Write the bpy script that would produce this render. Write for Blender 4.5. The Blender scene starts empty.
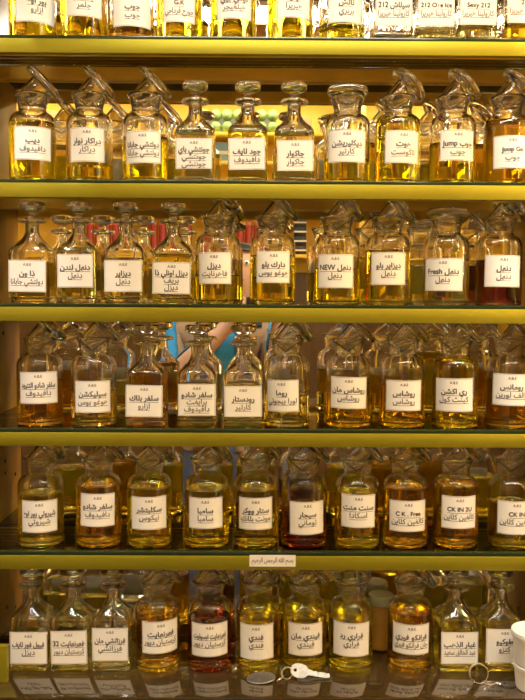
import bpy, bmesh, math, random, unicodedata
from math import sin, cos, pi, radians as R
from mathutils import Vector, Matrix
from mathutils.geometry import tessellate_polygon

random.seed(7)
S = bpy.context.scene
COL = S.collection

# ------------------------------------------------------------------ camera
CAM_Z = 1.45
CAM_Y = -1.2                      # the shelf fronts stand at y = 0, the mirror behind them at y = MIR
F_PX = 800.0
PITCH, YAW, ROLL = R(3.22), R(0.40), R(0.30)
cam = bpy.data.cameras.new('camera')
cam.sensor_fit = 'VERTICAL'
cam.sensor_height = 24.0
cam.lens = 24.0 * F_PX / 700.0
cam.clip_start = 0.005
cam_o = bpy.data.objects.new('camera', cam)
COL.objects.link(cam_o)
CAM_ROT = Matrix.Rotation(-YAW, 3, 'Z') @ Matrix.Rotation(pi / 2 - PITCH, 3, 'X') @ Matrix.Rotation(ROLL, 3, 'Z')
cam_o.matrix_world = Matrix.Translation((0, CAM_Y, CAM_Z)) @ CAM_ROT.to_4x4()
S.camera = cam_o

# ------------------------------------------------------------------ world, exposure
W = bpy.data.worlds.new('world')
S.world = W
W.use_nodes = True
W.node_tree.nodes['Background'].inputs[0].default_value = (1.0, 0.95, 0.85, 1)
W.node_tree.nodes['Background'].inputs[1].default_value = 1.6
S.view_settings.view_transform = 'Standard'
S.view_settings.look = 'None'
S.view_settings.gamma = 1.0
S.view_settings.use_curve_mapping = False
S.view_settings.exposure = 0.20
cy = S.cycles
cy.use_denoising = True
cy.max_bounces = 32
cy.transmission_bounces = 28
cy.glossy_bounces = 10
cy.diffuse_bounces = 4
cy.transparent_max_bounces = 24
cy.sample_clamp_indirect = 16.0
cy.blur_glossy = 0.3

# ------------------------------------------------------------------ lamps
def area_light(name, loc, rot, sx, sy, power, col, spread=180):
    l = bpy.data.lights.new(name, 'AREA')
    l.shape = 'RECTANGLE'
    l.size, l.size_y = sx, sy
    l.energy = power
    l.color = col
    l.spread = R(spread)
    o = bpy.data.objects.new(name, l)
    COL.objects.link(o)
    o.location = loc
    o.rotation_euler = rot
    return o

WARM = (1.0, 0.70, 0.30)
YELLOW = (1.0, 0.92, 0.70)
COOL = (0.94, 0.96, 1.0)
BATTENS = [(-0.62, -0.60), (0.62, -0.60)]          # ceiling tube fittings running front to back
for bx, by in BATTENS:
    for s in (-1, 1):
        area_light('tube_light', (bx + s * .032, by, 2.668), (0, 0, 0), 0.026, 0.9, 7 if bx < 0 else 8, COOL)
# strip lamp under the cornice of the cabinet, tipped back onto the shelves
area_light('cornice_light', (0.06, -0.46, 2.135), (R(30), 0, 0), 0.80, 0.05, 5.0, (1.0, .92, .76))
SPOTS = [(0.95, -0.75, 10), (-1.1, -2.4, 2.5), (0.2, -2.6, 4), (1.2, -2.5, 5)]
# strip lamps added under the far shelving's top to make the oils glow
for fx in (-1.3, -.05, 1.1):
    area_light('shelving_light', (fx, -3.36, 2.705), (R(-18), 0, 0), 1.0, .05, 6, YELLOW)
# lamps in showcases added on both side walls, to streak light through the bottles
CASES = [(-1, 2.3, -2.15, -0.35, 4, YELLOW), (1, 1.6, -0.95, -0.10, 18, (1.0, .60, .20))]           # side, wall, y range, power, colour
for sg, wx, ya, yb, pw, pc in CASES:
    for y in (ya + .05, yb - .05):
        area_light('showcase_lamp', (sg * (wx - .24), y, 2.0), (0, sg * pi / 2, 0), 1.1, .03, pw, pc)
for sx, sy, p in SPOTS:
    o = area_light('downlight_lamp', (sx, sy, 2.70), (0, 0, 0), 0.12, 0.12, p, WARM)
    o.data.shape = 'DISK'

# ------------------------------------------------------------------ helpers
def ray(px, py, Y):
    """Where the line of sight through pixel (px, py) of the photo meets the upright plane y = Y."""
    d = CAM_ROT @ Vector(((px - 262.5) / F_PX, (350 - py) / F_PX, -1))
    t = (Y - CAM_Y) / d.y
    return Vector((0, CAM_Y, CAM_Z)) + d * t

def ray_z(px, py, Z):
    d = CAM_ROT @ Vector(((px - 262.5) / F_PX, (350 - py) / F_PX, -1))
    t = (Z - CAM_Z) / d.z
    return Vector((0, CAM_Y, CAM_Z)) + d * t

def mat(name, base=(.8, .8, .8), rough=.5, metal=0., spec=.5, noise=None, **kw):
    m = bpy.data.materials.new(name)
    m.use_nodes = True
    nt = m.node_tree
    b = nt.nodes['Principled BSDF']
    b.inputs['Base Color'].default_value = (*base, 1)
    b.inputs['Roughness'].default_value = rough
    b.inputs['Metallic'].default_value = metal
    b.inputs['Specular IOR Level'].default_value = spec
    for k, v in kw.items():
        b.inputs[k].default_value = v
    if noise:
        col2, scale, stretch = noise
        tc = nt.nodes.new('ShaderNodeTexCoord')
        mp = nt.nodes.new('ShaderNodeMapping')
        mp.inputs['Scale'].default_value = stretch
        nz = nt.nodes.new('ShaderNodeTexNoise')
        nz.inputs['Scale'].default_value = scale
        nz.inputs['Detail'].default_value = 5
        rp = nt.nodes.new('ShaderNodeValToRGB')
        rp.color_ramp.elements[0].position = .35
        rp.color_ramp.elements[1].position = .65
        rp.color_ramp.elements[0].color = (*base, 1)
        rp.color_ramp.elements[1].color = (*col2, 1)
        nt.links.new(tc.outputs['Object'], mp.inputs[0])
        nt.links.new(mp.outputs[0], nz.inputs['Vector'])
        nt.links.new(nz.outputs[0], rp.inputs[0])
        nt.links.new(rp.outputs[0], b.inputs['Base Color'])
    return m

def glass_mat(name, col=(1, 1, 1), rough=0., ior=1.5):
    m = bpy.data.materials.new(name)
    m.use_nodes = True
    nt = m.node_tree
    nt.nodes.clear()
    o = nt.nodes.new('ShaderNodeOutputMaterial')
    g = nt.nodes.new('ShaderNodeBsdfGlass')
    g.inputs['Color'].default_value = (*col, 1)
    g.inputs['Roughness'].default_value = rough
    g.inputs['IOR'].default_value = ior
    nt.links.new(g.outputs[0], o.inputs['Surface'])
    return m

def liquid_mat(name, t60):
    """Perfume oil: clear surface, the colour comes from how much light 60 mm of it lets through."""
    m = glass_mat(name, (1, 1, 1), 0, 1.36)
    nt = m.node_tree
    o = [n for n in nt.nodes if n.type == 'OUTPUT_MATERIAL'][0]
    sig = [-math.log(max(t, .004)) / .06 for t in t60]
    d = max(sig)
    v = nt.nodes.new('ShaderNodeVolumeAbsorption')
    v.inputs['Color'].default_value = (*[1 - s / d for s in sig], 1)
    v.inputs['Density'].default_value = d
    nt.links.new(v.outputs[0], o.inputs['Volume'])
    return m

def sheet_glass(name, tint):
    m = bpy.data.materials.new(name)
    m.use_nodes = True
    nt = m.node_tree
    nt.nodes.clear()
    o = nt.nodes.new('ShaderNodeOutputMaterial')
    t = nt.nodes.new('ShaderNodeBsdfTransparent')
    t.inputs[0].default_value = (*tint, 1)
    g = nt.nodes.new('ShaderNodeBsdfGlossy')
    g.inputs['Roughness'].default_value = .02
    fr = nt.nodes.new('ShaderNodeFresnel')
    fr.inputs[0].default_value = 1.5
    mx = nt.nodes.new('ShaderNodeMixShader')
    nt.links.new(fr.outputs[0], mx.inputs[0])
    nt.links.new(t.outputs[0], mx.inputs[1])
    nt.links.new(g.outputs[0], mx.inputs[2])
    nt.links.new(mx.outputs[0], o.inputs['Surface'])
    return m

def emit(name, col, s):
    m = bpy.data.materials.new(name)
    m.use_nodes = True
    b = m.node_tree.nodes['Principled BSDF']
    b.inputs['Base Color'].default_value = (*col, 1)
    b.inputs['Emission Color'].default_value = (*col, 1)
    b.inputs['Emission Strength'].default_value = s
    return m

M = {}
M['gold'] = mat('gold_anodised_metal', (.35, .305, .015), .48, .6, noise=((.37, .325, .018), 6, (1, 1, 30)))
M['glass'] = glass_mat('bottle_glass', (1, 1, .995), 0, 1.5)
M['frost'] = glass_mat('ground_glass', (.99, .99, .97), .06, 1.45)
nt_ = M['frost'].node_tree
tl_, mx_ = nt_.nodes.new('ShaderNodeBsdfTranslucent'), nt_.nodes.new('ShaderNodeMixShader')
tl_.inputs[0].default_value = (.95, .95, .92, 1)
mx_.inputs[0].default_value = .07
gl_ = [n for n in nt_.nodes if n.type == 'BSDF_GLASS'][0]
nt_.links.new(gl_.outputs[0], mx_.inputs[1])
nt_.links.new(tl_.outputs[0], mx_.inputs[2])
nt_.links.new(mx_.outputs[0], [n for n in nt_.nodes if n.type == 'OUTPUT_MATERIAL'][0].inputs['Surface'])
M['sheet'] = sheet_glass('shelf_glass', (.93, .96, .91))
M['sheet_edge'] = mat('glass_edge_green', (.020, .034, .014), .15, spec=.6)
M['mirror'] = mat('mirror_silver', (.95, .95, .92), .0, 1.0)
M['wood'] = mat('varnished_wood', (.30, .14, .004), .38, noise=((.35, .175, .008), 5, (6, 6, .8)))
M['hole'] = mat('drilled_hole', (.02, .012, .006), .9)
M['counter'] = mat('dark_counter_glass', (.045, .028, .010), .05, spec=1.0, IOR=1.9)
M['paper'] = mat('label_paper', (.88, .85, .79), .75, spec=.25)
M['ink'] = mat('brown_ink', (.012, .006, .010), .8)
M['ink_soft'] = mat('faded_ink', (.12, .06, .04), .8)
M['chrome'] = mat('nickel_plate', (.78, .78, .76), .22, 1.0)
M['steel'] = mat('worn_key_metal', (.30, .285, .26), .42, .9, noise=((.20, .19, .17), 300, (1, 1, 1)))
M['white'] = mat('white_plastic', (.82, .81, .78), .4)
M['plaster'] = mat('warm_plaster', (.62, .40, .055), .8, noise=((.66, .44, .07), 3, (1, 1, 1)))
M['ceil'] = mat('ceiling_paint', (.74, .66, .48), .9)
M['floor'] = mat('brown_floor_tile', (.09, .055, .025), .25, noise=((.12, .075, .035), 4, (1, 1, 1)))
M['grey'] = mat('grey_backing', (.16, .16, .13), .7)
M['card'] = mat('brown_card', (.30, .15, .035), .6, noise=((.38, .20, .05), 8, (1, 1, 1)))
M['lip'] = mat('lips', (.42, .19, .15), .5)
M['rail'] = mat('golden_brown_rail', (.90, .50, .05), .35, noise=((.94, .55, .065), 4, (1, 8, 8)))
M['brown'] = mat('brown_board', (.52, .28, .055), .45, noise=((.58, .33, .07), 4, (1, 8, 8)))
M['yellow_board'] = mat('yellow_shelf_board', (.80, .54, .05), .5)
M['dark_wood'] = mat('dark_wainscot', (.10, .052, .014), .4, noise=((.13, .07, .02), 5, (6, 6, .8)))
M['fruit'] = mat('pale_green_fruit', (.15, .24, .05), .6, noise=((.22, .30, .09), 30, (1, 1, 1)))
M['red'] = mat('red_canister', (.40, .030, .025), .35)
M['redcap'] = mat('pink_canister_lid', (.60, .20, .14), .35)
M['black'] = mat('black_plastic', (.012, .011, .012), .35)
M['blue_card'] = mat('blue_card', (.22, .42, .70), .6)
M['pink_card'] = mat('pink_card', (.72, .52, .46), .6)
M['skin'] = mat('skin', (.50, .30, .19), .55)
M['hair'] = mat('dark_hair', (.015, .011, .009), .5)
M['teal'] = mat('teal_cotton', (.018, .20, .42), .85, noise=((.03, .26, .50), 14, (1, 1, 1)))
M['tan'] = mat('tan_cloth', (.27, .19, .115), .85)
M['navy'] = mat('navy_cloth', (.010, .018, .045), .8)
M['denim'] = mat('denim', (.07, .09, .16), .85)
M['eye'] = mat('eye_white', (.8, .8, .78), .3)
M['jar_lid'] = mat('pale_jar_lid', (.48, .50, .38), .35)
M['tube'] = emit('lit_tube', (1.0, .95, .84), 9)
M['warm_tube'] = emit('lit_warm_tube', (1.0, .80, .36), 20)  # glow of the tubes in the added side showcases
M['spot_face'] = emit('lit_lamp_face', (1.0, .75, .40), 12)

T = dict(
    lemon=(.99, .90, .030), gold=(.99, .87, .016), pale=(.97, .90, .32), olive=(.95, .86, .14),
    amber=(.96, .67, .014), brown=(.86, .50, .022), red=(.36, .035, .008), clear=(.97, .96, .80), green=(.84, .84, .40))
LIQ = {k: liquid_mat(k + '_oil', v) for k, v in T.items()}

def tag(o, label=None, cat=None, group=None, kind=None):
    if label: o['label'] = label
    if cat: o['category'] = cat
    if group: o['group'] = group
    if kind: o['kind'] = kind
    return o

def empty(name, loc=(0, 0, 0), rz=0.):
    o = bpy.data.objects.new(name, None)
    o.empty_display_size = .02
    COL.objects.link(o)
    o.location = loc
    o.rotation_euler = (0, 0, rz)
    return o

def link(name, me, parent=None, loc=(0, 0, 0), rot=(0, 0, 0)):
    o = bpy.data.objects.new(name, me)
    COL.objects.link(o)
    o.parent = parent
    o.location = loc
    o.rotation_euler = rot
    return o

def mesh(name, bm, mats, smooth=True, sharp=35, recalc=True):
    if recalc: bmesh.ops.recalc_face_normals(bm, faces=bm.faces[:])
    me = bpy.data.meshes.new(name)
    bm.to_mesh(me)
    bm.free()
    for m in (mats if isinstance(mats, (list, tuple)) else [mats]):
        me.materials.append(m)
    if smooth:
        me.polygons.foreach_set('use_smooth', [True] * len(me.polygons))
        me.set_sharp_from_angle(angle=R(sharp))
    return me

def box(bm, x0, x1, y0, y1, z0, z1, bev=0., mi=0):
    r = bmesh.ops.create_cube(bm, size=1, matrix=Matrix.Translation(((x0 + x1) / 2, (y0 + y1) / 2, (z0 + z1) / 2)) @ Matrix.Diagonal((x1 - x0, y1 - y0, z1 - z0, 1)))
    fs = list({f for v in r['verts'] for f in v.link_faces})
    for f in fs: f.material_index = mi
    if bev:
        bmesh.ops.bevel(bm, geom=list({e for v in r['verts'] for e in v.link_edges}), offset=bev, segments=2, affect='EDGES', profile=.5)
    return r

def boxobj(name, m, dims, parent=None, bev=.0015):
    bm = bmesh.new()
    box(bm, *dims, bev=bev)
    return link(name, mesh(name, bm, m), parent)

def loft(bm, prof, seg=48, mi=None):
    """prof: (radius, height, exponent) rings in millimetres; exponent 2 is a circle, larger is a rounded square."""
    rings = []
    for k, p in enumerate(prof):
        r, h = p[0] * .001, p[1] * .001
        n = p[2] if len(p) > 2 else 2.0
        if r < 1e-7:
            rings.append([bm.verts.new((0, 0, h))])
            continue
        ring = []
        for i in range(seg):
            a = 2 * pi * (i + .5) / seg
            c, s = cos(a), sin(a)
            q = r if n <= 2.001 else r * (abs(c) ** n + abs(s) ** n) ** (-1 / n)
            ring.append(bm.verts.new((q * c, q * s, h)))
        rings.append(ring)
    for k in range(len(rings) - 1):
        a, b = rings[k], rings[k + 1]
        for i in range(seg):
            j = (i + 1) % seg
            if len(a) == 1 and len(b) == 1: continue
            if len(a) == 1: f = bm.faces.new((a[0], b[i], b[j]))
            elif len(b) == 1: f = bm.faces.new((a[i], a[j], b[0]))
            else: f = bm.faces.new((a[i], a[j], b[j], b[i]))
            if mi: f.material_index = mi(k)
    return rings

def tube(bm, pts, rad, seg=10, closed=False, mi=0):
    n = len(pts)
    rings = []
    up = Vector((.13, .21, .97)).normalized()
    for i, p in enumerate(pts):
        p = Vector(p)
        a = Vector(pts[(i - 1) % n] if closed or i > 0 else pts[0])
        b = Vector(pts[(i + 1) % n] if closed or i < n - 1 else pts[-1])
        t = (b - a).normalized()
        u = t.cross(up)
        if u.length < 1e-4: u = t.cross(Vector((1, 0, 0)))
        u.normalize()
        w = t.cross(u).normalized()
        r = rad[i] if isinstance(rad, (list, tuple)) else rad
        rings.append([bm.verts.new(p + (u * cos(2 * pi * k / seg) + w * sin(2 * pi * k / seg)) * r) for k in range(seg)])
    for i in range(n if closed else n - 1):
        a, b = rings[i], rings[(i + 1) % n]
        for k in range(seg):
            f = bm.faces.new((a[k], a[(k + 1) % seg], b[(k + 1) % seg], b[k]))
            f.material_index = mi
    if not closed:
        bm.faces.new(rings[0][::-1]).material_index = mi
        bm.faces.new(rings[-1]).material_index = mi

# ------------------------------------------------------------------ lettering: joined Arabic letters, laid out right to left
FORMS = {}
for cp in range(0xFE70, 0xFEFD):
    d = unicodedata.decomposition(chr(cp)).split()
    if len(d) == 2:
        FORMS.setdefault(chr(int(d[1], 16)), {})[d[0]] = chr(cp)
    elif len(d) == 3:
        FORMS.setdefault(chr(int(d[1], 16)) + chr(int(d[2], 16)), {})[d[0]] = chr(cp)

def shape(s):
    toks, i = [], 0
    while i < len(s):
        toks.append(s[i]); i += 1
    out = []
    for k, t in enumerate(toks):
        if t not in FORMS:
            out.append(t); continue
        f = FORMS[t]
        prev = toks[k - 1] if k else ''
        nxt = toks[k + 1] if k + 1 < len(toks) else ''
        jp = prev in FORMS and '<initial>' in FORMS[prev]
        jn = nxt in FORMS and '<initial>' in f and '<final>' in FORMS[nxt]
        key = '<medial>' if jp and jn else '<final>' if jp else '<initial>' if jn else '<isolated>'
        out.append(f.get(key) or f.get('<isolated>') or t)
    return ''.join(reversed(out))

def visual(line):
    return ' '.join(shape(seg) if any('\u0600' <= c <= '\u06ff' for c in seg) else seg for seg in line.split('|'))

TXT = bpy.data.curves.new('lettering', 'FONT')
TXT.resolution_u = 3
TXT.fill_mode = 'NONE'
TXT.align_x = 'CENTER'
TXT_O = bpy.data.objects.new('lettering', TXT)
COL.objects.link(TXT_O)

def text_tris(body, size, offset, maxw):
    """Flat outlines of one line centred on x = 0, as (verts, faces)."""
    TXT.body = visual(body)
    TXT.size = size
    dg = bpy.context.evaluated_depsgraph_get()
    dg.update()
    me = bpy.data.meshes.new_from_object(TXT_O.evaluated_get(dg))
    nb = {}
    for e in me.edges:
        a, b = e.vertices
        nb.setdefault(a, []).append(b); nb.setdefault(b, []).append(a)
    co = [v.co.copy() for v in me.vertices]
    bpy.data.meshes.remove(me)
    seen, loops = set(), []
    for a in nb:
        if a in seen: continue
        lp, cur = [], a
        while cur is not None:
            seen.add(cur); lp.append(cur)
            cur = next((q for q in nb[cur] if q not in seen), None)
        if len(lp) > 2: loops.append([co[i] for i in lp])
    def area(l): return sum(l[i - 1].x * l[i].y - l[i].x * l[i - 1].y for i in range(len(l))) / 2
    def inside(p, l):
        c = False
        for i in range(len(l)):
            a, b = l[i], l[i - 1]
            if (a.y > p.y) != (b.y > p.y) and p.x < (b.x - a.x) * (p.y - a.y) / (b.y - a.y) + a.x: c = not c
        return c
    # overlapping strokes are filled one by one; a hole lies inside a stroke of opposite winding
    ar = [area(l) for l in loops]
    def is_hole(k): return any(ar[m] * ar[k] < 0 and abs(ar[m]) > abs(ar[k]) and inside(loops[k][0], loops[m]) for m in range(len(loops)))
    hole = [is_hole(k) for k in range(len(loops))]
    def grow(l, sg):
        out = []
        for i, p in enumerate(l):
            d = l[(i + 1) % len(l)] - l[i - 1]
            m = Vector((d.y, -d.x, 0))
            out.append(p + m.normalized() * sg * offset if m.length > 1e-9 else p.copy())
        return out
    loops = [grow(l, (1 if a > 0 else -1) * (-1 if h else 1)) for l, a, h in zip(loops, ar, hole)]
    vs, fs = [], []
    for k, l in enumerate(loops):
        if hole[k]: continue
        hs = [loops[m] for m in range(len(loops)) if hole[m] and ar[m] * ar[k] < 0 and abs(ar[m]) < abs(ar[k]) and inside(loops[m][0], l)]
        b = len(vs)
        for lp in [l] + hs: vs += lp
        fs += [tuple(b + q for q in t) for t in tessellate_polygon([l] + hs)]
    vs = [v.copy() for v in vs]
    if vs:
        x0, x1 = min(v.x for v in vs), max(v.x for v in vs)
        k = min(1, maxw / max(x1 - x0, 1e-6))
        for v in vs: v.x = (v.x - (x0 + x1) / 2) * k
    return vs, fs, (min(maxw, x1 - x0) if vs else 0)

def lettering(lines, w, h, place, name='lettering'):
    """One mesh with a label's small heading, its underlined lines and its thin printed border; PLACE(u, v) puts a flat point on the label."""
    bm = bmesh.new()
    def put(vs, fs, dx, dy, mi):
        bv = [bm.verts.new(place(v.x + dx, v.y + dy)) for v in vs]
        for f in fs:
            try: bm.faces.new([bv[i] for i in f]).material_index = mi
            except ValueError: pass
    def bar(u0, u1, v0, v1, mi):
        n = max(1, int((u1 - u0) / .004))
        for i in range(n):
            a, b = u0 + (u1 - u0) * i / n, u0 + (u1 - u0) * (i + 1) / n
            bm.faces.new([bm.verts.new(place(*q)) for q in ((a, v0), (b, v0), (b, v1), (a, v1))]).material_index = mi
    n = len(lines)
    vs, fs, tw = text_tris('A.B.E', .0056, .00012, w)
    put(vs, fs, 0, h / 2 - .0085, 1)
    step = .0122 if n == 2 else .0108
    y = h / 2 - (.0235 if n == 2 else .0200)
    if n == 1: y = -.004
    for i, ln in enumerate(lines):
        latin = not any('\u0600' <= c <= '\u06ff' for c in ln)
        vs, fs, tw = text_tris(ln, .0112 if not latin else .0094, .00036 if i == 0 else .00016, w * .86)
        put(vs, fs, 0, y, 0)
        bar(-tw / 2, tw / 2, y - .0030, y - .0024, 0)
        y -= step
    e, g = .0009, .0004
    bar(-w / 2 + e, w / 2 - e, h / 2 - e - g, h / 2 - e, 1)
    bar(-w / 2 + e, w / 2 - e, -h / 2 + e, -h / 2 + e + g, 1)
    for sx in (-1, 1):
        a = sx * (w / 2 - e)
        bar(min(a, a - sx * g), max(a, a - sx * g), -h / 2 + e, h / 2 - e, 1)
    me = bpy.data.meshes.new(name)
    bm.to_mesh(me); bm.free()
    me.materials.append(M['ink']); me.materials.append(M['ink_soft'])
    return me

# ------------------------------------------------------------------ the room
MIR = 0.137
X0, X1 = -2.3, 1.6
Y0, Y1 = -3.7, 0.22
CEIL = 2.75
def struct(name, m, dims, parent=None):
    o = boxobj(name, m, dims, parent, bev=0)
    if parent is None: tag(o, kind='structure')
    return o
struct('floor', M['floor'], (X0, X1, Y0, Y1, -.08, 0))
struct('ceiling', M['ceil'], (X0, X1, Y0, Y1, CEIL, CEIL + .08))
struct('wall_back', M['plaster'], (X0, X1, Y1, Y1 + .1, 0, CEIL))
struct('wall_front', M['plaster'], (X0, X1, Y0 - .1, Y0, 0, CEIL))
struct('wall_left', M['plaster'], (X0 - .1, X0, Y0, Y1, 0, CEIL))
# the right wall has the shop window the daylight comes through
wr = empty('wall_right'); tag(wr, kind='structure')
WY0, WY1, WZ0, WZ1 = -3.0, -1.1, .7, 2.5
for d in ((Y0, WY0, 0, CEIL), (WY1, Y1, 0, CEIL), (WY0, WY1, 0, WZ0), (WY0, WY1, WZ1, CEIL)):
    struct('wall_panel', M['plaster'], (X1, X1 + .1, *d), wr)
# dark wainscot added along the walls so less light reaches the low shelves
struct('trim_1', M['dark_wood'], (X0 + .0005, X0 + .012, Y0 + .3, Y1 - .001, .001, 1.30))
struct('trim_2', M['dark_wood'], (X1 - .012, X1 - .0005, Y0 + .3, WY0 - .02, .001, 1.30))
struct('trim_3', M['dark_wood'], (X1 - .012, X1 - .0005, WY0 - .02, WY1 + .02, .001, WZ0 - .02))
struct('trim_4', M['dark_wood'], (X1 - .012, X1 - .0005, WY1 + .02, Y1 - .001, .001, 1.30))
wn = empty('window_1'); tag(wn, kind='structure')
bm = bmesh.new()
for a in (WY0, (WY0 + WY1) / 2 - .025, WY1 - .05): box(bm, X1 + .02, X1 + .08, a, a + .05, WZ0, WZ1)
for z in (WZ0, WZ1 - .05): box(bm, X1 + .02, X1 + .08, WY0, WY1, z, z + .05)
link('window_frame', mesh('window_frame', bm, M['gold'], False), wn)
boxobj('window_pane', M['sheet'], (X1 + .045, X1 + .051, WY0 + .05, WY1 - .05, WZ0 + .05, WZ1 - .05), wn, 0)

# ------------------------------------------------------------------ shelf heights, read off the photo at the middle of the picture
XM = 258
EDGE = [(38.9, 42.5, 56.7), (181.6, 185.2, 199.6), (304.4, 308.0, 322.3), (428.3, 432.0, 445.4), (550.2, 553.8, 567.5)]
GT = [ray(XM, a, 0).z for a, b, c in EDGE]            # tops of the glass sheets
TT = [ray(XM, b, 0).z for a, b, c in EDGE]            # tops of the gold trims
TB = [ray(XM, c, 0).z for a, b, c in EDGE]            # bottoms of the gold trims
ZC = ray(XM, 674, .006).z                             # top of the counter under the lowest row
YF = ray_z(XM, 698, ZC).y                             # its front edge
PXL = ray(-33, 450, 0).x                               # inner faces of the cabinet's side panels
PXR = ray(562, 450, 0).x
CTOP = GT[0] + .30

cab = empty('display_cabinet', (0, 0, 0))
tag(cab, 'tall wooden display cabinet with mirrored back holding all the perfume bottles', 'cabinet')
def side_panel(xin, sgn):
    bm = bmesh.new()
    box(bm, min(xin, xin + sgn * .02), max(xin, xin + sgn * .02), .0, MIR, .04, CTOP, bev=.001)
    o = link('side_panel', mesh('side_panel', bm, M['wood']), cab)
    bm = bmesh.new()
    for py, hy in ((333, .094), (461, .094), (473, .094), (474, .037), (607, .094), (607, .045)):
        z = ray(6, py, 2 * MIR - hy).z
        bmesh.ops.create_cone(bm, cap_ends=True, segments=14, radius1=.0034, radius2=.0034, depth=.0012,
                              matrix=Matrix.Translation((xin - sgn * .0003, hy, z)) @ Matrix.Rotation(pi / 2, 4, 'Y'))
    ho = link('peg_hole', mesh('peg_hole', bm, M['hole'], False), o)
side_panel(PXL, -1)
side_panel(PXR, 1)
boxobj('mirror', M['mirror'], (PXL - .02, PXR + .02, MIR, MIR + .005, ZC + .001, CTOP), cab, 0)
boxobj('back_board', M['wood'], (PXL - .02, PXR + .02, MIR + .005, MIR + .02, .04, CTOP), cab, 0)
boxobj('top_board', M['wood'], (PXL - .02, PXR + .02, 0, MIR + .02, CTOP, CTOP + .02), cab)
boxobj('base_cupboard', M['wood'], (PXL - .02, PXR + .02, YF + .01, MIR + .0, 0, ZC - .0245), cab)
# cornice that carries the strip lamp
bm = bmesh.new()
box(bm, PXL - .02, PXR + .02, -.56, 0, CTOP + .02, CTOP + .05, bev=.002)
box(bm, PXL - .02, PXR + .02, -.56, -.545, CTOP - .05, CTOP + .02, bev=.002)
link('cornice', mesh('cornice', bm, M['wood']), cab)
boxobj('counter_top', M['counter'], (PXL - .06, PXR + .08, YF, MIR - .0005, ZC - .024, ZC), cab, .002)

# ------------------------------------------------------------------ the shelves: glass sheet on a gold frame
ORD = ['first', 'second', 'third', 'fourth', 'fifth']
for k in range(5):
    sh = empty('glass_shelf', (0, 0, TB[k]))
    tag(sh, ['glass shelf with gold front trim, topmost of the five',
             'glass shelf with gold front trim, second from the top',
             'glass shelf with gold front trim at eye level, third from the top',
             'glass shelf with gold front trim, fourth from the top',
             'glass shelf whose gold trim carries the small Arabic sticker'][k], 'shelf', 'glass shelves of the perfume cabinet')
    t, g, b = TT[k] - TB[k], GT[k] - TB[k], 0
    bm = bmesh.new()
    box(bm, PXL + .0005, PXR - .0005, .0006, MIR - .001, t, g)
    for f in bm.faces:
        if f.normal.y < -.9 or abs(f.normal.x) > .9: f.material_index = 1
    link('glass_sheet', mesh('glass_sheet', bm, [M['sheet'], M['sheet_edge']], False), sh)
    bm = bmesh.new()
    box(bm, PXL - .021, PXR + .021, -.012, -.0002, 0, t, bev=.0008)
    link('front_trim', mesh('front_trim', bm, M['gold']), sh)
    bm = bmesh.new()
    box(bm, PXL - .021, PXR + .021, -.0105, -.0002, t + .0002, g, bev=.0006)
    link('glass_edge', mesh('glass_edge', bm, M['sheet_edge']), sh)
    boxobj('front_rail', M['rail'], (PXL + .0005, PXR - .0005, .0004, .006, 0, t - .0003), sh)
    boxobj('rear_rail', M['rail'], (PXL + .0005, PXR - .0005, MIR - .012, MIR - .0015, 0, t - .0003), sh)
    if k == 4:
        a, c = ray(249.5, 555.0, -.012), ray(295.5, 566.6, -.012)
        st = boxobj('sticker', M['paper'], (a.x, c.x, -.0124, -.0119, c.z - TB[k], a.z - TB[k]), sh, 0)
        cx, cz = (a.x + c.x) / 2, (a.z + c.z) / 2 - TB[k]
        vs, fs, tw = text_tris('بسم الله الرحمن الرحيم', .0100, .00005, (c.x - a.x) * .90)
        bm = bmesh.new()
        bv = [bm.verts.new((v.x + cx, -.0127, v.y + cz - .002)) for v in vs]
        for f in fs:
            try: bm.faces.new([bv[i] for i in f])
            except ValueError: pass
        me = bpy.data.meshes.new('sticker_lettering'); bm.to_mesh(me); bm.free()
        me.materials.append(M['ink_soft'])
        link('sticker_lettering', me, st)

# ------------------------------------------------------------------ bottle shapes (mm)
RND_OUT = [(0, 2), (23, 2), (26.5, 0), (31.5, 0), (34.2, 1.2), (35, 4), (35, 91), (34.4, 95.5), (32.6, 99.8), (29.6, 103.4), (26, 106), (22.8, 108), (21, 110.5),
           (20.8, 113.5), (21.6, 119), (23.6, 126), (26.2, 131.5), (27.4, 133), (27.6, 134.4), (26.8, 135.4), (24, 135.7), (21.4, 135.2), (20.6, 134)]
RND_IN = [(20.2, 130), (18.8, 120), (17.6, 110.5), (18.4, 108.6), (21.8, 106), (25.4, 103.4), (28.6, 100), (31, 95), (31.8, 90), (31.8, 9), (30.6, 6.6), (27, 5.5), (0, 6)]
SQ_OUT = [(0, 2.4), (22, 2.4, 9), (25, 0, 9), (28, 0, 9), (29.6, 1.5, 9), (30, 4, 9), (30, 77, 9), (29.5, 80.5, 8), (27.8, 84, 7), (24, 88.5, 5), (19, 93.8, 3.6), (14.6, 99, 2.7), (11.8, 104.5, 2.2),
          (10.6, 110), (10.4, 119), (11, 121.6), (13.5, 122.6), (19.4, 123.2), (20.9, 124.6), (21, 127.2), (19.8, 129), (15, 130), (9.5, 130.6), (7.4, 129.8)]
SQ_IN = [(7.0, 127), (7.0, 108), (8.6, 103), (12.2, 97), (17, 91.5), (22, 86, 5), (25.6, 81.5, 7), (27, 77, 8), (27, 12, 8), (26, 9, 8), (22, 8, 8), (0, 8.6)]

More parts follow.
